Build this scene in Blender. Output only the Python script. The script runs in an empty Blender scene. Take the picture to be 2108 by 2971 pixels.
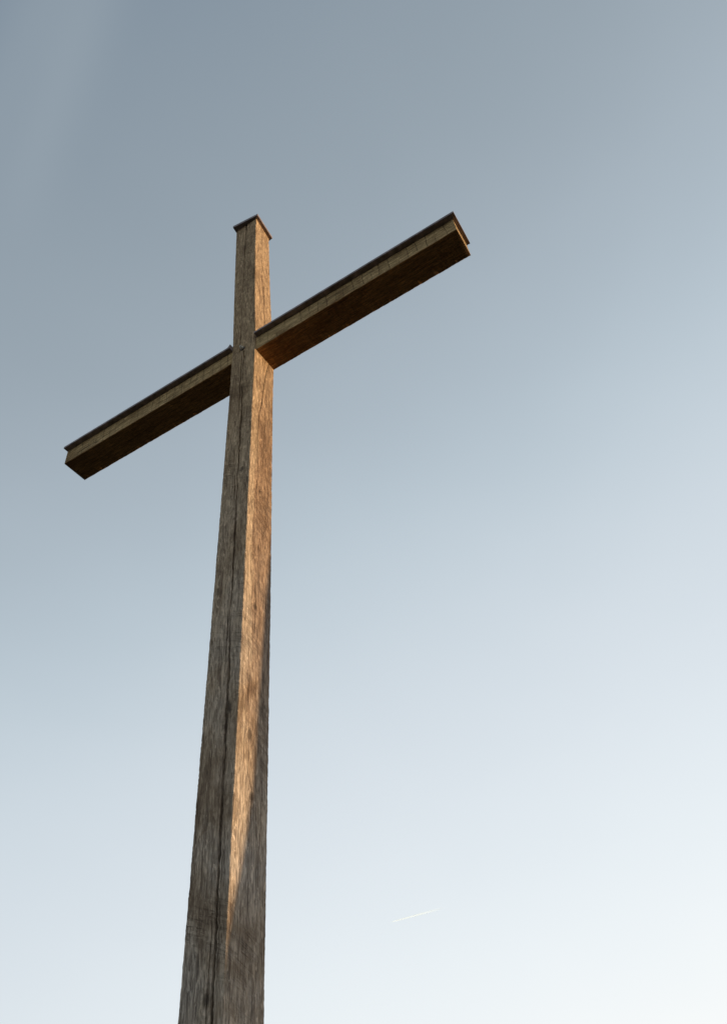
import bpy, bmesh, math, random
from mathutils import Vector, Matrix, noise

random.seed(7)
scene = bpy.context.scene
COL = scene.collection
W = 0.28                      # timber width in metres; all raw measurements below are in timber widths
GZ = 8.47                     # height of the crossbeam's underside above the ground

# ------------------------------------------------------------------ camera
cam = bpy.data.cameras.new("camera")
cam_ob = bpy.data.objects.new("camera", cam)
COL.objects.link(cam_ob)
cam.sensor_fit = 'VERTICAL'
cam.sensor_height = 36.0
cam.sensor_width = 36.0 * 0.7095
cam.lens = 2245.776 / 2971 * 36.0
cam.clip_start = 0.05
cam.clip_end = 120000
right = Vector((0.85341072, 0.51272324, -0.09383507))
down = Vector((-0.42041902, 0.57067786, -0.7053897))
fwd = Vector((-0.3081201, 0.64143718, 0.70258121))
cpos = Vector((9.60775609, -12.73600494, -24.54293116)) * W + Vector((0, 0, GZ))
mw = Matrix.Identity(4)
for i in range(3):
    mw[i][0] = right[i]; mw[i][1] = -down[i]; mw[i][2] = -fwd[i]; mw[i][3] = cpos[i]
cam_ob.matrix_world = mw
scene.camera = cam_ob

# ------------------------------------------------------------------ sun and sky
SUN_EL = math.radians(0.5)
SUN_AZ = math.radians(25)      # from +X towards +Y
SUN_STRENGTH = 5.0
sun_dir = Vector((math.cos(SUN_EL) * math.cos(SUN_AZ), math.cos(SUN_EL) * math.sin(SUN_AZ), math.sin(SUN_EL)))
sun = bpy.data.lights.new("sun", 'SUN')
sun.energy = SUN_STRENGTH
sun.angle = math.radians(0.5)
sun.color = (1.0, 0.70, 0.40)
sun_ob = bpy.data.objects.new("sun", sun)
COL.objects.link(sun_ob)
sun_ob.rotation_euler = (-sun_dir).to_track_quat('-Z', 'Y').to_euler()
sun_ob.location = (0, 0, 30)

world = bpy.data.worlds.new("World")
scene.world = world
world.use_nodes = True
nt = world.node_tree
nt.nodes.clear()
def N(tree, kind, **kw):
    n = tree.nodes.new(kind)
    for k, v in kw.items():
        setattr(n, k, v)
    return n
out = N(nt, 'ShaderNodeOutputWorld')
nish = N(nt, 'ShaderNodeTexSky', sky_type='NISHITA', sun_disc=False)
nish.sun_elevation = SUN_EL
nish.sun_rotation = math.pi / 2 - SUN_AZ
nish.air_density = 1.0; nish.dust_density = 2.0; nish.ozone_density = 1.0
bg1 = N(nt, 'ShaderNodeBackground'); bg1.inputs['Strength'].default_value = 0.05
nt.links.new(nish.outputs[0], bg1.inputs['Color'])
tc = N(nt, 'ShaderNodeTexCoord')
dot = N(nt, 'ShaderNodeVectorMath', operation='DOT_PRODUCT')
dot.inputs[1].default_value = (0.060, 0.290, -0.517)
nt.links.new(tc.outputs['Generated'], dot.inputs[0])
# faint high cirrus: stretched soft noise
mp = N(nt, 'ShaderNodeMapping'); mp.inputs['Rotation'].default_value = (0.35, 0.2, 0.9)
mp.inputs['Scale'].default_value = (3.0, 1.6, 5.0)
nt.links.new(tc.outputs['Generated'], mp.inputs['Vector'])
cir = N(nt, 'ShaderNodeTexNoise'); cir.inputs['Scale'].default_value = 1.3; cir.inputs['Detail'].default_value = 2.0
nt.links.new(mp.outputs[0], cir.inputs['Vector'])
cm = N(nt, 'ShaderNodeMapRange'); cm.inputs['From Min'].default_value = 0.35; cm.inputs['From Max'].default_value = 0.65
cm.inputs['To Min'].default_value = -0.006; cm.inputs['To Max'].default_value = 0.006
nt.links.new(cir.outputs['Fac'], cm.inputs['Value'])
ad = N(nt, 'ShaderNodeMath', operation='ADD'); ad.inputs[1].default_value = 0.760
# unseen sky behind the photographer brightened towards its horizon: added fill on shaded faces
sepd = N(nt, 'ShaderNodeSeparateXYZ'); nt.links.new(tc.outputs['Generated'], sepd.inputs[0])
back = N(nt, 'ShaderNodeMapRange'); back.inputs['From Min'].default_value = 0.0; back.inputs['From Max'].default_value = -1.0
back.inputs['To Min'].default_value = 0.0; back.inputs['To Max'].default_value = 0.28
nt.links.new(sepd.outputs[1], back.inputs['Value'])
adb = N(nt, 'ShaderNodeMath', operation='ADD')
nt.links.new(dot.outputs['Value'], adb.inputs[0]); nt.links.new(back.outputs[0], adb.inputs[1])
nt.links.new(adb.outputs[0], ad.inputs[0])
def ray_px(u, v):
    return (right * ((u - 1054) / 2245.776) + down * ((v - 1485.5) / 2245.776) + fwd).normalized()
def wmath(op, a, b=None):
    n = N(nt, 'ShaderNodeMath', operation=op)
    for i, x in enumerate((a, b)):
        if x is None: continue
        if isinstance(x, (int, float)): n.inputs[i].default_value = x
        else: nt.links.new(x, n.inputs[i])
    return n.outputs[0]
def wdot(vec):
    n = N(nt, 'ShaderNodeVectorMath', operation='DOT_PRODUCT'); n.inputs[1].default_value = tuple(vec)
    nt.links.new(tc.outputs['Generated'], n.inputs[0]); return n.outputs['Value']
# two thin pale streaks: bands along great circles of the sky, fading out along their length
streak = None
for (p0, p1, width, amp) in (((255, 0), (60, 560), .031, .052), ((110, 0), (-60, 420), .024, .030)):
    d0, d1 = ray_px(*p0), ray_px(*p1)
    x_ = wmath('DIVIDE', wdot(d0.cross(d1).normalized()), width)
    band = wmath('POWER', 2.718, wmath('MULTIPLY', wmath('MULTIPLY', x_, x_), -1.0))
    along = N(nt, 'ShaderNodeMapRange'); along.interpolation_type = 'SMOOTHSTEP'
    c1 = d0.dot(d1)
    along.inputs['From Min'].default_value = c1 - .02; along.inputs['From Max'].default_value = 1.0
    nt.links.new(wdot(d0), along.inputs['Value'])
    b_ = wmath('MULTIPLY', wmath('MULTIPLY', band, along.outputs[0]), amp)
    streak = b_ if streak is None else wmath('ADD', streak, b_)
ad0 = N(nt, 'ShaderNodeMath', operation='ADD')
nt.links.new(cm.outputs[0], ad0.inputs[0]); nt.links.new(streak, ad0.inputs[1])
ad2 = N(nt, 'ShaderNodeMath', operation='ADD')
nt.links.new(ad.outputs[0], ad2.inputs[0]); nt.links.new(ad0.outputs[0], ad2.inputs[1])
mr = N(nt, 'ShaderNodeMapRange'); mr.inputs['From Min'].default_value = 0.0; mr.inputs['From Max'].default_value = 1.2
nt.links.new(ad2.outputs[0], mr.inputs['Value'])
ramp = N(nt, 'ShaderNodeValToRGB')
SKY = [(0.0, (.15, .205, .28)), (.255, (.228, .287, .348)), (.33, (.278, .336, .390)), (.40, (.318, .381, .436)),
       (.47, (.375, .440, .500)), (.571, (.485, .571, .638)), (.672, (.625, .697, .758)), (.772, (.716, .778, .833)),
       (.85, (.800, .860, .902)), (.95, (.913, .950, .971)), (1.2, (1.08, 1.04, 1.0))]
ramp.color_ramp.interpolation = 'B_SPLINE'
el = ramp.color_ramp.elements
while len(el) < len(SKY):
    el.new(0.5)
for e, (p, c) in zip(el, SKY):
    e.position = p / 1.2; e.color = (*c, 1)
nt.links.new(mr.outputs[0], ramp.inputs['Fac'])
bg2 = N(nt, 'ShaderNodeBackground'); bg2.inputs['Strength'].default_value = 0.97
nt.links.new(ramp.outputs['Color'], bg2.inputs['Color'])
addsh = N(nt, 'ShaderNodeAddShader')
nt.links.new(bg1.outputs[0], addsh.inputs[0]); nt.links.new(bg2.outputs[0], addsh.inputs[1])
nt.links.new(addsh.outputs[0], out.inputs['Surface'])

scene.view_settings.view_transform = 'Standard'
scene.view_settings.look = 'None'
scene.view_settings.exposure = 0.0
scene.view_settings.gamma = 1.0

# ------------------------------------------------------------------ materials
def new_mat(name):
    m = bpy.data.materials.new(name); m.use_nodes = True
    t = m.node_tree
    return m, t, t.nodes['Principled BSDF']

def math_node(t, op, a, b=None, clamp=False):
    n = N(t, 'ShaderNodeMath', operation=op, use_clamp=clamp)
    for i, v in enumerate((a, b)):
        if v is None: continue
        if isinstance(v, (int, float)): n.inputs[i].default_value = v
        else: t.links.new(v, n.inputs[i])
    return n.outputs[0]

def mix_col(t, fac, a, b, mode='MIX'):
    n = N(t, 'ShaderNodeMix', data_type='RGBA', blend_type=mode)
    for sock, v in ((n.inputs[0], fac), (n.inputs[6], a), (n.inputs[7], b)):
        if isinstance(v, (int, float)): sock.default_value = v
        elif isinstance(v, tuple): sock.default_value = (*v, 1)
        else: t.links.new(v, sock)
    return n.outputs[2]

def nz(t, vec, scale3, scale, detail=3, rough=0.55, dist=0.0, off=(0, 0, 0)):
    m = N(t, 'ShaderNodeMapping'); m.inputs['Scale'].default_value = scale3; m.inputs['Location'].default_value = off
    t.links.new(vec, m.inputs['Vector'])
    n = N(t, 'ShaderNodeTexNoise'); n.inputs['Scale'].default_value = scale
    n.inputs['Detail'].default_value = detail; n.inputs['Roughness'].default_value = rough
    n.inputs['Distortion'].default_value = dist
    t.links.new(m.outputs[0], n.inputs['Vector'])
    return n.outputs['Fac']

def rng(t, v, a, b, c=0.0, d=1.0, smooth=False):
    n = N(t, 'ShaderNodeMapRange'); n.clamp = True
    if smooth: n.interpolation_type = 'SMOOTHSTEP'
    for i, x in enumerate((a, b, c, d)): n.inputs[i + 1].default_value = x
    t.links.new(v, n.inputs[0])
    return n.outputs[0]

def wood(name, axis, dark, mid, light, grey, grey_from, grey_to, bump=1.0, checks=False, knots=(), heart=False):
    """weathered sawn oak: grain along one axis, ray flecks, saw marks, stains, knots, fine checks across the beam"""
    m, t, bsdf = new_mat(name)
    tc = N(t, 'ShaderNodeTexCoord'); v = tc.outputs['Object']
    def st(k):
        s = [1, 1, 1]; s[axis] = k; return tuple(s)
    tone = nz(t, v, st(.22), 3.2, 4, .6)
    stain = nz(t, v, st(.5), 2.6, 5, .65, .5, (3, 5, 1))
    grain = nz(t, v, st(.05), 70, 4, .72, .35)
    grain2 = nz(t, v, st(.05), 30, 4, .65, .7, (7, 2, 4))
    fleck = nz(t, v, st(.20), 44, 4, .65, 1.2, (1, 8, 3))
    fine = nz(t, v, st(.4), 150, 2, .6)
    # saw marks: irregular patches of bands running obliquely across the grain
    sw_map = N(t, 'ShaderNodeMapping')
    sw_map.inputs['Rotation'].default_value = (0.38, -0.38, 0) if axis == 2 else (0, 0.05, 0.1)
    t.links.new(v, sw_map.inputs['Vector'])
    sc = [1.6, 1.6, 1.6]; sc[axis] = 13.0
    saw = nz(t, sw_map.outputs[0], tuple(sc), 2.6, 4, .7, .5)
    sawm = rng(t, saw, .40, .60)
    sawp = rng(t, nz(t, v, st(.6), 3.3, 2, .5, 0, (9, 9, 2)), .42, .62)
    sawd = math_node(t, 'MULTIPLY', rng(t, sawm, .55, .0), sawp)
    c = mix_col(t, rng(t, tone, .32, .68), mid, light)
    c = mix_col(t, rng(t, grain2, .46, .66, 0, .85), c, dark)
    c = mix_col(t, rng(t, grain, .47, .66, 0, .65), c, dark)
    fibre = nz(t, v, st(.09), 105, 3, .75, .5, (6, 3, 8))
    c = mix_col(t, rng(t, fibre, .51, .60, 0, .60), c, tuple(x * .55 for x in dark))
    c = mix_col(t, rng(t, fibre, .45, .37, 0, .45), c, tuple(min(1, x * 1.4) for x in light))
    c = mix_col(t, rng(t, fleck, .53, .63, 0, .60), c, tuple(min(1, x * 1.55) for x in light))
    c = mix_col(t, math_node(t, 'MULTIPLY', sawd, .42), c, dark)
    c = mix_col(t, rng(t, stain, .53, .70, 0, .72), c, tuple(x * k for x, k in zip(dark, (.62, .52, .42))))
    kn_h = None
    for (kx, ky, kz, kr) in knots:
        d = N(t, 'ShaderNodeVectorMath', operation='SUBTRACT'); d.inputs[1].default_value = (kx, ky, kz)
        t.links.new(v, d.inputs[0])
        s_ = N(t, 'ShaderNodeVectorMath', operation='MULTIPLY'); k3 = [1 / kr] * 3; k3[axis] = .55 / kr
        s_.inputs[1].default_value = tuple(k3); t.links.new(d.outputs[0], s_.inputs[0])
        ln = N(t, 'ShaderNodeVectorMath', operation='LENGTH'); t.links.new(s_.outputs[0], ln.inputs[0])
        dd = math_node(t, 'ADD', ln.outputs['Value'], math_node(t, 'MULTIPLY', math_node(t, 'SUBTRACT', fine, .5), .9))
        core = rng(t, dd, .45, 1.0, 1, 0)
        ring = math_node(t, 'MULTIPLY', rng(t, math_node(t, 'PINGPONG', dd, .35), .0, .2, 1, 0), rng(t, dd, 1.0, 2.6, 1, 0))
        k = math_node(t, 'MAXIMUM', core, math_node(t, 'MULTIPLY', ring, .6))
        kn_h = k if kn_h is None else math_node(t, 'MAXIMUM', kn_h, k)
    if kn_h is not None:
        c = mix_col(t, math_node(t, 'MULTIPLY', kn_h, .75), c, tuple(x * .35 for x in dark))
    sep = N(t, 'ShaderNodeSeparateXYZ'); t.links.new(v, sep.inputs[0])
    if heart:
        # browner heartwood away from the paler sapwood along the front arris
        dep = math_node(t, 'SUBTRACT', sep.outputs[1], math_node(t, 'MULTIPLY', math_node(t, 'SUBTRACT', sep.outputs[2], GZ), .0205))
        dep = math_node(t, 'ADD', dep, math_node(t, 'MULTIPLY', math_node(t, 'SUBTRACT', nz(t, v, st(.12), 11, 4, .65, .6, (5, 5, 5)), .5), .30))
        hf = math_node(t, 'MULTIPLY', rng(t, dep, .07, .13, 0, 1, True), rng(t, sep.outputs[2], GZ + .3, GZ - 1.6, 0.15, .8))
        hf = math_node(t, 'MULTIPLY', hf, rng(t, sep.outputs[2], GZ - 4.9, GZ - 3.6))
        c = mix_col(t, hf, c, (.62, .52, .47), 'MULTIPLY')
    # the lower timber has weathered to grey
    gfac = rng(t, sep.outputs[2], grey_from, grey_to, 0.85, 0.0, True)
    gn = math_node(t, 'MULTIPLY', gfac, rng(t, stain, .62, .40, .45, 1.0))
    hsv = N(t, 'ShaderNodeHueSaturation'); hsv.inputs['Saturation'].default_value = grey
    hsv.inputs['Value'].default_value = 1.12
    t.links.new(c, hsv.inputs['Color'])
    c = mix_col(t, gn, c, hsv.outputs[0])
    h = math_node(t, 'MULTIPLY', grain, 1.0)
    h = math_node(t, 'ADD', h, math_node(t, 'MULTIPLY', grain2, 1.3))
    h = math_node(t, 'ADD', h, math_node(t, 'MULTIPLY', fleck, 2.0))
    h = math_node(t, 'SUBTRACT', h, math_node(t, 'MULTIPLY', sawd, .5))
    h = math_node(t, 'ADD', h, math_node(t, 'MULTIPLY', fibre, -1.3))
    if checks:
        # hairline drying checks across the side of the beam, roughly a hand's breadth apart
        wob = nz(t, v, (1, .35, .35), 5, 2, .6)
        ax = math_node(t, 'ADD', math_node(t, 'MULTIPLY', sep.outputs[axis], 9.7), math_node(t, 'MULTIPLY', wob, 1.1))
        fr = math_node(t, 'PINGPONG', ax, .5)
        line = rng(t, fr, .0, .05, 1, 0)
        msk = rng(t, nz(t, v, (1, 1, 1), 5.5, 2, .5, 0, (4, 4, 9)), .36, .50)
        lf = math_node(t, 'MULTIPLY', line, msk)
        # and long checks with the grain
        long_ = nz(t, v, st(.05), 22, 2, .5, .3, (2, 9, 6))
        lg = rng(t, math_node(t, 'ABSOLUTE', math_node(t, 'SUBTRACT', long_, .5)), .0, .02, 1, 0)
        lg = math_node(t, 'MULTIPLY', lg, rng(t, nz(t, v, st(.4), 3.1, 2, .5, 0, (8, 1, 2)), .46, .58))
        lf = math_node(t, 'MAXIMUM', lf, lg)
        lf = math_node(t, 'MULTIPLY', lf, rng(t, sep.outputs[2], GZ + .004, GZ + .02, .15, 1))
        c = mix_col(t, math_node(t, 'MULTIPLY', lf, .85), c, tuple(x * .2 for x in dark))
        h = math_node(t, 'SUBTRACT', h, math_node(t, 'MULTIPLY', lf, 1.2))
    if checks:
        # underside: shade darkened into the colour, over redder, browner unbleached oak
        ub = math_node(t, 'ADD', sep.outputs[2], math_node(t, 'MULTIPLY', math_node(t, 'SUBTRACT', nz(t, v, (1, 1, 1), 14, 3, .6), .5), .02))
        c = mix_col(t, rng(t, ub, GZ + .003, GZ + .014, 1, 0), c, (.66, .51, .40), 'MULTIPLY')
    b = N(t, 'ShaderNodeBump'); b.inputs['Strength'].default_value = 1.0
    b.inputs['Distance'].default_value = 0.012 * bump
    t.links.new(h, b.inputs['Height'])
    t.links.new(b.outputs[0], bsdf.inputs['Normal'])
    t.links.new(c, bsdf.inputs['Base Color'])
    bsdf.inputs['Roughness'].default_value = 0.85
    bsdf.inputs['Specular IOR Level'].default_value = 0.2
    return m

# knots as (x, y, z) in timber widths and radius in metres: sunny side, then the shaded front
KN = [(-.08, .40, -7.27, .016), (-.08, .43, -7.48, .010), (-.10, -.12, -9.6, .010), (-.12, .24, -11.76, .024), (-.16, .14, -15.48, .034), (-.19, .25, -16.93, .026),
      (-.36, -.13, -6.55, .026), (-.72, -.15, -7.55, .012), (-.40, -.30, -14.9, .03), (-.50, -.31, -15.35, .022), (-.62, -.43, -20.75, .030)]
KN = [(x * W, y * W, z * W + GZ, r) for x, y, z, r in KN]
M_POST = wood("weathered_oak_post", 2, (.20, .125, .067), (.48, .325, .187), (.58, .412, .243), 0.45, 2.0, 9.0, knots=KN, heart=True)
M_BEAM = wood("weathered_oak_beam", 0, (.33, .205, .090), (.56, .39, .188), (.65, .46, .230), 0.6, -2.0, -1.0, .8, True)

def metal(name, base, rough, metallic, var=.4):
    m, t, bsdf = new_mat(name)
    tc = N(t, 'ShaderNodeTexCoord'); v = tc.outputs['Object']
    n1 = nz(t, v, (1, 1, 1), 14, 4, .6)
    c = mix_col(t, rng(t, n1, .35, .7), tuple(x * (1 - var) for x in base), tuple(x * (1 + var) for x in base))
    t.links.new(c, bsdf.inputs['Base Color'])
    bsdf.inputs['Roughness'].default_value = rough; bsdf.inputs['Metallic'].default_value = metallic
    b = N(t, 'ShaderNodeBump'); b.inputs['Distance'].default_value = .002; b.inputs['Strength'].default_value = .6
    t.links.new(nz(t, v, (1, 1, 1), 45, 3, .6), b.inputs['Height']); t.links.new(b.outputs[0], bsdf.inputs['Normal'])
    return m
M_CAP = metal("dark_sheet_metal", (.24, .19, .19), .55, .1)
M_ZINC = metal("galvanised_steel", (.62, .58, .50), .5, .15)
M_RUST = metal("dark_iron", (.07, .055, .045), .6, .5)

def ground_mat():
    m, t, bsdf = new_mat("dry_meadow_grass")
    tc = N(t, 'ShaderNodeTexCoord'); v = tc.outputs['Object']
    a = nz(t, v, (1, 1, 1), .35, 5, .6); b_ = nz(t, v, (1, 1, 1), 18, 4, .7)
    c = mix_col(t, rng(t, a, .35, .65), (.040, .028, .014), (.030, .032, .013))
    c = mix_col(t, rng(t, b_, .4, .7, 0, .6), c, (.018, .015, .008))
    t.links.new(c, bsdf.inputs['Base Color']); bsdf.inputs['Roughness'].default_value = .95
    b = N(t, 'ShaderNodeBump'); b.inputs['Distance'].default_value = .03
    t.links.new(b_, b.inputs['Height']); t.links.new(b.outputs[0], bsdf.inputs['Normal'])
    return m
M_GROUND = ground_mat()

def bark_mat():
    m, t, bsdf = new_mat("grey_bark")
    tc = N(t, 'ShaderNodeTexCoord'); v = tc.outputs['Object']
    a = nz(t, v, (1, 1, .2), 14, 4, .65, .5)
    c = mix_col(t, rng(t, a, .35, .65), (.05, .04, .03), (.16, .135, .11))
    t.links.new(c, bsdf.inputs['Base Color']); bsdf.inputs['Roughness'].default_value = .9
    b = N(t, 'ShaderNodeBump'); b.inputs['Distance'].default_value = .03
    t.links.new(a, b.inputs['Height']); t.links.new(b.outputs[0], bsdf.inputs['Normal'])
    return m
M_BARK = bark_mat()

def trail_mat():
    m, t, bsdf = new_mat("ice_trail")
    tc = N(t, 'ShaderNodeTexCoord')
    sep = N(t, 'ShaderNodeSeparateXYZ'); t.links.new(tc.outputs['Generated'], sep.inputs[0])
    fade = rng(t, sep.outputs[0], .20, .92, .32, 0.0, True)
    df = N(t, 'ShaderNodeBsdfDiffuse'); df.inputs['Color'].default_value = (.70, .88, 1, 1)
    tl = N(t, 'ShaderNodeBsdfTranslucent'); tl.inputs['Color'].default_value = (.70, .88, 1, 1)
    mx = N(t, 'ShaderNodeMixShader'); mx.inputs[0].default_value = .10
    t.links.new(df.outputs[0], mx.inputs[1]); t.links.new(tl.outputs[0], mx.inputs[2])
    tr = N(t, 'ShaderNodeBsdfTransparent')
    m2 = N(t, 'ShaderNodeMixShader')
    t.links.new(fade, m2.inputs[0]); t.links.new(tr.outputs[0], m2.inputs[1]); t.links.new(mx.outputs[0], m2.inputs[2])
    t.nodes.remove(bsdf)
    o = [n for n in t.nodes if n.type == 'OUTPUT_MATERIAL'][0]
    t.links.new(m2.outputs[0], o.inputs['Surface'])
    return m
M_TRAIL = trail_mat()

# ------------------------------------------------------------------ helpers
def tag(o, label=None, cat=None, group=None, kind=None):
    if label: o['label'] = label
    if cat: o['category'] = cat
    if group: o['group'] = group
    if kind: o['kind'] = kind
    return o

def link_mesh(name, verts, faces, mat, parent=None, smooth=False):
    me = bpy.data.meshes.new(name)
    me.from_pydata([tuple(v) for v in verts], [], faces)
    me.validate(); me.update()
    bm = bmesh.new(); bm.from_mesh(me)
    bmesh.ops.recalc_face_normals(bm, faces=bm.faces)
    bm.to_mesh(me); bm.free()
    for p in me.polygons: p.use_smooth = smooth
    me.materials.append(mat)
    o = bpy.data.objects.new(name, me); COL.objects.link(o)
    if parent is not None: o.parent = parent
    return o

def interp(x, pts):
    if x <= pts[0][0]: return pts[0][1]
    for (a, va), (b, vb) in zip(pts, pts[1:]):
        if x <= b: return va + (vb - va) * (x - a) / (b - a) if b > a else vb
    return pts[-1][1]

def timber(ts, corners, cracks, wane, axis_vec):
    """A sawn timber as one skin. ts: stations; corners(t) -> 4 points in order round the section;
    cracks[k]: crack strands on side k (corner k -> corner k+1), each (path(t), width(t), depth(t)) with the path as a
    fraction across the side; wane: size of the worn arrises."""
    verts, rings = [], []
    for t in ts:
        P = corners(t)
        cen = (P[0] + P[1] + P[2] + P[3]) / 4
        ring = []
        for k in range(4):
            a, b = P[k], P[(k + 1) % 4]
            e = b - a; L = e.length; ed = e / L
            mid = (a + b) / 2
            inw = axis_vec.cross(ed); inw.normalize()
            if inw.dot(cen - mid) < 0: inw = -inw
            def wn(corner):
                n = noise.noise(Vector((t * 6.0, corner * 7.3, 1.7))) * .5 + noise.noise(Vector((t * 21.0, corner * 3.1, 9.2))) * .6
                return min(1.5, max(.25, .6 + 1.0 * n)) * wane / L
            f0, f1 = wn(k), 1 - wn((k + 1) % 4)
            fr = [(f0, 0.0)]
            prev = f0
            strands = cracks.get(k, [])
            for (path, wid, dep) in strands:
                u = path(t); w = max(wid(t), .0008) / L; d = dep(t)
                u = min(max(u, prev + w + .03), f1 - .05)
                for j in (1, 2): fr.append((prev + (u - w / 2 - prev) * j / 3, 0))
                fr += [(u - w / 2, 0), (u - w * .32, d * .8), (u, d), (u + w * .32, d * .75), (u + w / 2, 0)]
                prev = u + w / 2
            for j in (1, 2): fr.append((prev + (f1 - prev) * j / 3, 0))
            fr.append((f1, 0))
            for f, d in fr:
                ring.append(a + e * f + inw * d)
        rings.append(ring)
    n = len(rings[0])
    for r in rings: verts += r
    faces = []
    for i in range(len(rings) - 1):
        for j in range(n):
            faces.append((i * n + j, i * n + (j + 1) % n, (i + 1) * n + (j + 1) % n, (i + 1) * n + j))
    faces.append(tuple(range(n))); faces.append(tuple((len(rings) - 1) * n + j for j in range(n)))
    return verts, faces

# ------------------------------------------------------------------ ground
def build_ground():
    verts, faces = [], []
    radii = [0, 2, 5, 9, 15, 25, 45, 90, 200, 600, 2500, 12000, 60000]
    seg = 48
    verts.append(Vector((0, 0, 0)))
    for r in radii[1:]:
        for s in range(seg):
            a = 2 * math.pi * s / seg
            x, y = r * math.cos(a), r * math.sin(a)
            z = .06 * noise.noise(Vector((x * .35, y * .35, 0))) if r < 100 else 0
            verts.append(Vector((x, y, z)))
    for s in range(seg): faces.append((0, 1 + s, 1 + (s + 1) % seg))
    for k in range(len(radii) - 2):
        b0 = 1 + k * seg; b1 = b0 + seg
        for s in range(seg):
            faces.append((b0 + s, b1 + s, b1 + (s + 1) % seg, b0 + (s + 1) % seg))
    o = link_mesh("ground", verts, faces, M_GROUND, None, True)
    tag(o, "dry grassy meadow around the foot of the cross", "ground", kind="structure")
build_ground()

# ------------------------------------------------------------------ the cross
cross = bpy.data.objects.new("wooden_cross", None); COL.objects.link(cross)
cross.location = (0, 0, 0)
tag(cross, "tall weathered oak cross with dark metal caps, lit orange by low sun", "cross")

def q(x, y, z): return Vector((x * W, y * W, z * W + GZ))

LEFT = [(-31, -1.375), (-21, -1.256), (-16.7, -1.203), (-10.85, -1.140), (-2.8, -1.070), (0, -1.060), (1.3, -1.068), (4.45, -1.155), (6.3, -1.200), (8.7, -1.252), (11.5, -1.312)]
MID = [(-31, -.365), (-21, -.250), (-17, -.188), (-11.4, -.112), (-2.0, -.022), (0, .006), (1.0, .000), (3.35, -.060), (5.65, -.103), (8.05, -.131), (11.5, -.150)]
FY = [(-31, -.64), (0, 0.0), (11.5, .214)]
BY = [(-31, .585), (-21, .777), (-16.6, .852), (-10.6, .962), (-2.3, 1.105), (0, 1.165), (11.5, 1.365)]
BXO = [(-31, 0), (0, 0), (11.5, -.10)]          # the right side turns slightly above the crossing
Z_TOP = 11.44

def post_corners(z):
    l, m = interp(z, LEFT), interp(z, MID)
    fy, by, bo = interp(z, FY), interp(z, BY), interp(z, BXO)
    jag = .006 * noise.noise(Vector((z * 3.1, .3, 2)))
    return [q(l + jag, fy, z), q(m + jag * .5, fy, z), q(m + bo - jag, by, z), q(l + bo, by, z)]

B_PATH = [(11.57, -.713), (10.93, -.731), (10.28, -.645), (9.38, -.618), (9.0, -.518), (8.04, -.554), (7.74, -.507), (6.74, -.573), (5.38, -.631), (4.51, -.57), (3.84, -.533), (2.48, -.432), (1.27, -.402), (.41, -.381), (.15, -.46), (-.85, -.446), (-2.16, -.43), (-2.59, -.40), (-3.49, -.44), (-4.38, -.493), (-5.77, -.564), (-6.74, -.593), (-7.6, -.55), (-8.21, -.60), (-8.95, -.625), (-9.48, -.648), (-10.38, -.732), (-11.07, -.719), (-12.0, -.733), (-12.2, -.62), (-12.42, -.56), (-12.84, -.50), (-13.56, -.531), (-14.19, -.579), (-14.94, -.654), (-15.63, -.665), (-16.43, -.724), (-17.35, -.797), (-18.17, -.839), (-18.69, -.874), (-19.16, -.897), (-19.5, -.915), (-19.8, -.88), (-20.13, -.868), (-21.06, -.868), (-23, -.93), (-31, -1.0)]
B_WID = [(-31, .055), (-21, .052), (-16, .058), (-14, .066), (-13, .045), (-12.6, .02), (-12.0, .02), (-11.4, .045), (-9, .042), (-6.8, .03), (-6.2, .05), (-4.5, .055), (-3, .045), (-1, .02), (0, .05), (.4, .05), (1.6, .03), (2.5, .014), (6, .018), (8, .03), (9, .05), (9.9, .018), (10.2, .012), (10.5, .05), (11.3, .075)]
B_DEP = [(-31, .35), (-13.2, .35), (-12.6, .12), (-12.0, .12), (-11.3, .3), (-7, .2), (-6.3, .3), (-3, .3), (-1.2, .10), (0, .25), (1.6, .2), (2.6, .05), (6, .08), (8, .18), (9, .25), (10, .05), (10.6, .25), (11.5, .3)]
A_PATH = [(.3, -.60), (-.37, -.60), (-1.34, -.585), (-2.1, -.573), (-3.13, -.59), (-3.5, -.62), (-6.71, -.66), (-7.7, -.68), (-12.21, -.80), (-12.5, -.79), (-13.5, -.77), (-13.9, -.79), (-19.3, -1.0), (-19.94, -1.0), (-20.27, -1.005), (-20.67, -1.01), (-31, -1.1)]
A_WID = [(-31, .02), (-20.4, .02), (-19.8, .02), (-19.2, .004), (-14.0, .004), (-13.4, .016), (-12.3, .03), (-12.0, .004), (-8, .004), (-7.6, .03), (-6.9, .03), (-6.6, .004), (-3.8, .004), (-3.2, .03), (-1.2, .035), (-.2, .035), (.1, .004), (12, .004)]
A_DEP = [(-31, .1), (-19.8, .1), (-19.2, 0), (-14.0, 0), (-13.4, .08), (-12.3, .15), (-12.0, 0), (-8, 0), (-7.6, .15), (-6.9, .15), (-6.6, 0), (-3.8, 0), (-3.2, .15), (-1.2, .2), (-.2, .2), (.1, 0), (12, 0)]
C_PATH = [(-31, -.95), (-20.07, -.75), (-19.0, -.70), (-15, -.62), (-5, -.3), (0, -.25), (12, -.35)]
C_WID = [(-31, .004), (-20.6, .004), (-20.3, .014), (-18.2, .014), (-17.8, .004), (12, .004)]
C_DEP = [(-31, 0), (-20.6, 0), (-20.3, .06), (-18.2, .06), (-17.8, 0), (12, 0)]
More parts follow.
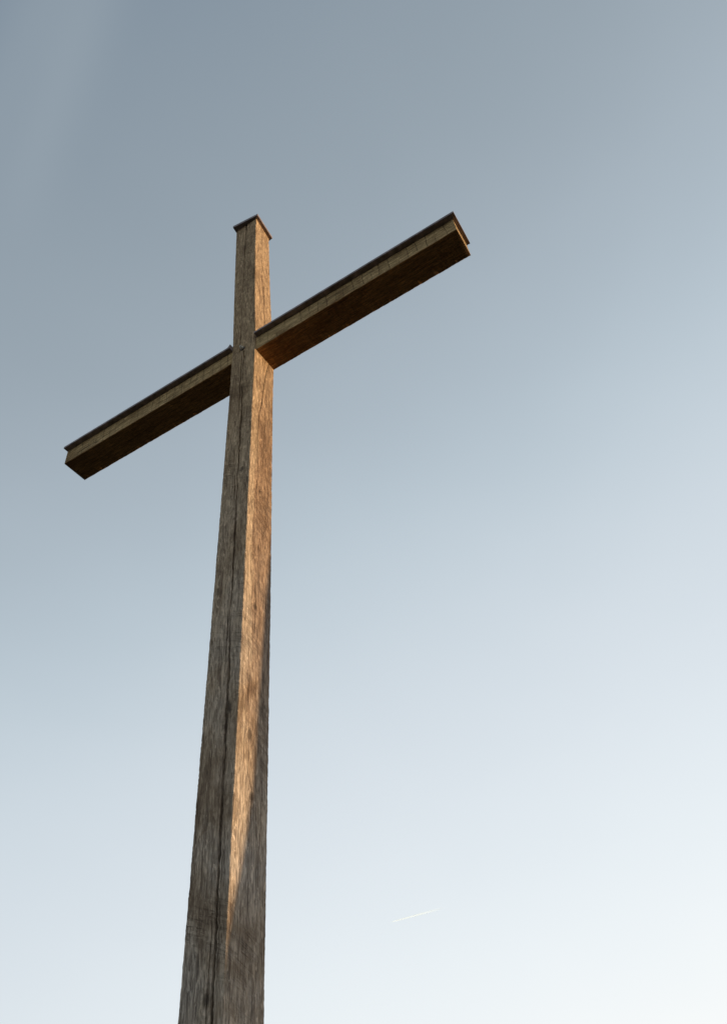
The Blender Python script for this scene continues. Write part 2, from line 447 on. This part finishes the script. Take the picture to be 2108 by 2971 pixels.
R1 = [(-31, .5), (-17.4, .50), (-16.8, .52), (-16.4, .36), (-14.5, .29), (-13.8, .31), (-12.5, .42), (-11.6, .44), (-11.2, .40), (-7.3, .33), (-6.3, .36), (-4.6, .30), (-3.5, .34), (-2.9, .44), (-2.1, .48), (-1.0, .58), (-.1, .72), (2.4, .60), (3.9, .56), (5.0, .57), (5.8, .54), (6.1, .45), (7.5, .47), (8.7, .41), (9.6, .45), (11.4, .36)]
R1_W = [(-31, .005), (-17.6, .005), (-17.3, .02), (-16.6, .02), (-16.2, .005), (-14.8, .005), (-14.4, .016), (-13.9, .005), (-12.8, .005), (-12.4, .016), (-11.2, .016), (-10.9, .005), (-7.6, .005), (-7.0, .016), (-4, .018), (-2.8, .03), (0, .026), (2, .02), (4.6, .028), (5.6, .022), (5.9, .006), (7, .03), (8.4, .024), (8.9, .006), (10, .012), (11.4, .006)]
R1_D = [(a, 0 if b < .01 else .18) for a, b in R1_W]
R2 = [(-31, .8), (-16, .75), (-6, .56), (-5, .59), (-3, .60), (2, .8), (12, .75)]
R2_W = [(-31, .004), (-6.3, .004), (-5.9, .013), (-3.2, .013), (-2.9, .004), (12, .004)]
R2_D = [(a, 0 if b < .01 else .08) for a, b in R2_W]

def strand(path, wid, dep, absolute):
    def p(z):
        x = interp(z, path)
        if absolute:
            l, m = interp(z, LEFT), interp(z, MID)
            x = (x - l) / (m - l)
        return x + .016 * noise.noise(Vector((z * 2.0, 4.4, len(path)))) + .010 * noise.noise(Vector((z * 7, 1.2, len(path))))
    return (p, lambda z: interp(z, wid) * W * (1.28 + .5 * noise.noise(Vector((z * 1.7, 8, 8))) + .35 * noise.noise(Vector((z * 6.0, 3, 8)))), lambda z: interp(z, dep) * W * 1.7)

zs = []
z = -GZ / W - .6
while z < Z_TOP:
    zs.append(z); z += .045 if z > -22 else .3
zs.append(Z_TOP)
pv, pf = timber(zs, post_corners,
                {0: [strand(A_PATH, A_WID, A_DEP, True), strand(B_PATH, B_WID, B_DEP, True), strand(C_PATH, C_WID, C_DEP, True)],
                 1: [strand(R1, R1_W, R1_D, False), strand(R2, R2_W, R2_D, False)]},
                .022 * W, Vector((0, 0, 1)))
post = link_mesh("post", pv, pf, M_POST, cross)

# crossbeam: two boards bolted side by side leave a fine seam along the underside
XL, XR, YF, YB, H = -9.56, 8.265, .062, 1.172, .786
def beam_corners(x):
    j = .006 * noise.noise(Vector((x * 1.3, 2, 5))); j2 = .012 * noise.noise(Vector((x * 2.7, 6, 1))) + .010 * noise.noise(Vector((x * 9.0, 6, 4)))
    return [q(x, YF + j, H), q(x, YF + j, 0), q(x, YB + j2, j2 * .6), q(x, YB, H)]
xs = []
x = XL
while x < XR:
    xs.append(x); x += .06
xs.append(XR)
seam = (lambda t: .55 + .01 * noise.noise(Vector((t * .4, 3, 3))), lambda t: .014 * W, lambda t: .05 * W)
lc = [(-12, .35), (-9.5, .86), (-8.9, .70), (-7.5, .62), (-6.5, .66), (-3, .62), (0, .5), (9, .4)]
lw = [(-12, .016), (-6.9, .016), (-6.6, .004), (-5, .004), (-4.5, .013), (-1.2, .013), (-.5, .004), (7.4, .004), (9, .004)]
fcrack = (lambda t: interp(t, lc) + .015 * noise.noise(Vector((t * 2, 1, 1))), lambda t: interp(t, lw) * W, lambda t: (.06 if interp(t, lw) > .008 else 0) * W)
bv, bf = timber(xs, beam_corners, {0: [fcrack], 1: [seam]}, .020 * W, Vector((1, 0, 0)))
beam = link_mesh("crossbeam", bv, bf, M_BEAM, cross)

def plate(name, pts_bottom, thick, lip, mat, parent):
    """sheet metal cap: a flat pan with a down-turned drip edge folded to a small radius"""
    bm = bmesh.new()
    bot = [bm.verts.new(p) for p in pts_bottom]
    f = bm.faces.new(bot)
    r = bmesh.ops.extrude_face_region(bm, geom=[f])
    nv = [g for g in r['geom'] if isinstance(g, bmesh.types.BMVert)]
    bmesh.ops.translate(bm, verts=nv, vec=(0, 0, thick))
    bmesh.ops.recalc_face_normals(bm, faces=bm.faces)
    bmesh.ops.bevel(bm, geom=list(bm.edges), offset=lip, segments=2, affect='EDGES', profile=.6)
    me = bpy.data.meshes.new(name); bm.to_mesh(me); bm.free()
    me.materials.append(mat)
    o = bpy.data.objects.new(name, me); COL.objects.link(o); o.parent = parent
    return o

def strip_plate(name, x0, x1, y0, y1, z0, z1, parent):
    """long cap over an arm, slightly wavy along its length as hand-folded sheet is"""
    verts, faces = [], []
    n = max(2, int((x1 - x0) / .5))
    sec = [(y0, z0), (y0 - .003, z0 + .012), (y0 - .003, z1 - .02), (y0 + .02, z1), ((y0 + y1) / 2, z1 + .05), (y1 - .02, z1), (y1, z1 - .02), (y1, z0)]
    for i in range(n + 1):
        x = x0 + (x1 - x0) * i / n
        wv = .008 * noise.noise(Vector((x * .9, 1, 3)))
        for (y, z) in sec: verts.append(q(x, y, z + wv * (z > z0 + .005)))
    k = len(sec)
    for i in range(n):
        for j in range(k): faces.append((i * k + j, i * k + (j + 1) % k, (i + 1) * k + (j + 1) % k, (i + 1) * k + j))
    faces.append(tuple(range(k))); faces.append(tuple(n * k + j for j in range(k)))
    return link_mesh(name, verts, faces, M_CAP, parent)

CZ = H + .004
cap_l = strip_plate("cap_sheet", XL - .03, -1.085, -.135, 1.20, CZ, CZ + .115, cross)
cap_r = strip_plate("cap_sheet", .040, XR + .13, -.135, 1.20, CZ, CZ + .115, cross)
# flashing turned up against the post on the left arm
fv = [q(-1.20, -.13, CZ + .11), q(-1.10, -.13, CZ + .11), q(-1.09, -.10, CZ + .30), q(-1.11, -.10, CZ + .30),
      q(-1.20, 1.19, CZ + .11), q(-1.10, 1.19, CZ + .11), q(-1.09, 1.19, CZ + .30), q(-1.11, 1.19, CZ + .30)]
fl = link_mesh("flashing", fv, [(0, 1, 2, 3), (4, 5, 6, 7), (0, 1, 5, 4), (1, 2, 6, 5), (2, 3, 7, 6), (3, 0, 4, 7)], M_CAP, cap_l)
zc = Z_TOP - .03
cap_p = plate("post_cap", [q(-1.335, -.028, zc), q(.000, .118, zc), q(-.095, 1.44, zc), q(-1.46, 1.50, zc)], .17 * W, .012 * W, M_CAP, cross)

# hexagonal bolt through the crossing
def bolt():
    cx, cz = -.575, .47
    y = interp(cz, FY)
    verts, faces = [], []
    def disc(r, y0, y1, n, rot=0.0, ch=0.0):
        b = len(verts)
        for (yy, rr) in ((y0, r), (y1 + ch, r), (y1, r - ch)):
            for i in range(n):
                a = 2 * math.pi * i / n + rot
                verts.append(q(cx + rr * math.cos(a), yy, cz + rr * math.sin(a)))
        for lv in range(2):
            for i in range(n):
                faces.append((b + lv * n + i, b + lv * n + (i + 1) % n, b + (lv + 1) * n + (i + 1) % n, b + (lv + 1) * n + i))
        faces.append(tuple(b + 2 * n + i for i in range(n))); faces.append(tuple(b + i for i in range(n)))
    disc(.105, y + .01, y - .020, 24, 0, .004)
    w_ = link_mesh("washer", list(verts), list(faces), M_RUST, None)
    verts.clear(); faces.clear()
    disc(.070, y - .018, y - .095, 6, .3, .008)
    disc(.036, y - .09, y - .16, 14, 0, .006)
    h = link_mesh("bolt", verts, faces, M_ZINC, cross)
    w_.parent = h
bolt()

# ------------------------------------------------------------------ leaning tree beyond the frame whose trunk shades the post
EDGE = [(-20.9, -.64), (-20.6, -.53), (-19.4, -.31), (-18.2, -.003), (-17.5, .121), (-16.8, .27), (-16.0, .345), (-14.6, .42), (-12.35, .60), (-10.8, .74), (-9.4, .93), (-7.9, 1.18), (-5, 1.5), (0, 2.4)]
def build_tree():
    D = 6.5
    nrm = Vector((-math.sin(SUN_AZ), math.cos(SUN_AZ), 0)); hz = Vector((math.cos(SUN_AZ), math.sin(SUN_AZ), 0))
    base_s = -.62 * W
    def edge_s(zw):
        e = interp(zw, EDGE) if zw > -20.9 else -.64 - (-20.9 - zw) * .10
        return e * W * math.cos(SUN_AZ) - interp(zw, MID) * W * math.sin(SUN_AZ)
    root = bpy.data.objects.new("leaning_tree", None); COL.objects.link(root)
    tag(root, "bare leaning tree trunk standing to the right of the cross", "tree")
    verts, faces = [], []
    seg, rows = 20, 60
    zt = 7.0
    centers = []
    for i in range(rows + 1):
        h = -.1 + (zt + .1) * i / rows
        zw = (h - GZ - D * math.tan(SUN_EL)) / W
        r = .30 - .022 * h + .12 * math.exp(-max(h, 0) / .5)
        c = hz * (D + .1 * h) + nrm * (edge_s(zw) + r); c.z = h
        centers.append((c, r))
        for s in range(seg):
            a = 2 * math.pi * s / seg
            d = hz * math.sin(a) + nrm * math.cos(a)
            rr = r * (1 + .03 * noise.noise(Vector((math.cos(a) * 2, math.sin(a) * 2, h * 1.5))))
            verts.append(c + d * rr)
    for i in range(rows):
        for s in range(seg):
            faces.append((i * seg + s, i * seg + (s + 1) % seg, (i + 1) * seg + (s + 1) % seg, (i + 1) * seg + s))
    faces.append(tuple(range(seg))); faces.append(tuple(rows * seg + s for s in range(seg)))
    link_mesh("trunk", verts, faces, M_BARK, root, True)
    # stubby limbs, all on the far side
    for k, (h, ln) in enumerate(((3.4, 1.1), (4.6, 1.6), (5.6, 1.3), (6.5, 1.5), (6.9, .9))):
        i = int((h + .1) / (zt + .1) * rows); c, r = centers[i]
        d = (nrm * 1.0 + hz * random.uniform(.1, .8) + Vector((0, 0, random.uniform(.3, .7)))).normalized()
        lv, lf = [], []
        u = d.cross(Vector((0, 0, 1))).normalized(); w = d.cross(u)
        p = c.copy()
        for j in range(9):
            f = j / 8; rad = .07 * (1 - .85 * f)
            for s in range(8):
                a = 2 * math.pi * s / 8
                lv.append(p + u * math.cos(a) * rad + w * math.sin(a) * rad)
            p = p + (d + Vector((0, 0, .05 * j)) + noise.noise_vector(Vector((k, j, 1))) * .25) * ln / 8
        for j in range(8):
            for s in range(8): lf.append((j * 8 + s, j * 8 + (s + 1) % 8, (j + 1) * 8 + (s + 1) % 8, (j + 1) * 8 + s))
        lf.append(tuple(64 + s for s in range(8)))
        link_mesh("limb", lv, lf, M_BARK, root, True)
build_tree()

# ------------------------------------------------------------------ contrail of a distant aircraft
def contrail():
    def dirpx(u, v): return ((right * ((u - 1054) / 2245.776)) + (down * ((v - 1485.5) / 2245.776)) + fwd).normalized()
    def at(u, v, alt):
        d = dirpx(u, v); return cpos + d * ((alt - cpos.z) / d.z)
    a, b = at(1134.5, 2675.2, 2400.0), at(1308, 2628, 3000.0)     # climbing away
    ax = (b - a); L = ax.length; ax.normalize()
    root_m = Matrix.Identity(4)
    y = Vector((0, 0, 1)).cross(ax).normalized(); zv = ax.cross(y)
    for i in range(3): root_m[i][0] = ax[i]; root_m[i][1] = y[i]; root_m[i][2] = zv[i]; root_m[i][3] = a[i]
    verts, faces = [], []
    n, seg = 48, 20
    rad = [(0, 1), (.04, 4), (.25, 6.5), (.5, 9), (.75, 12), (1, 15)]
    for i in range(n + 1):
        f = i / n; r = interp(f, rad) * (1 + .12 * noise.noise(Vector((f * 5, 0, 0))))
        for s in range(seg):
            t = 2 * math.pi * s / seg
            verts.append(Vector((f * L, math.cos(t) * r * .3, math.sin(t) * r)))
    for i in range(n):
        for s in range(seg): faces.append((i * seg + s, i * seg + (s + 1) % seg, (i + 1) * seg + (s + 1) % seg, (i + 1) * seg + s))
    faces.append(tuple(range(seg)))
    o = link_mesh("contrail", verts, faces, M_TRAIL, None, True)
    o.matrix_world = root_m
    tag(o, "short thin white aircraft contrail low in the pale sky right of the cross", "contrail")
contrail()
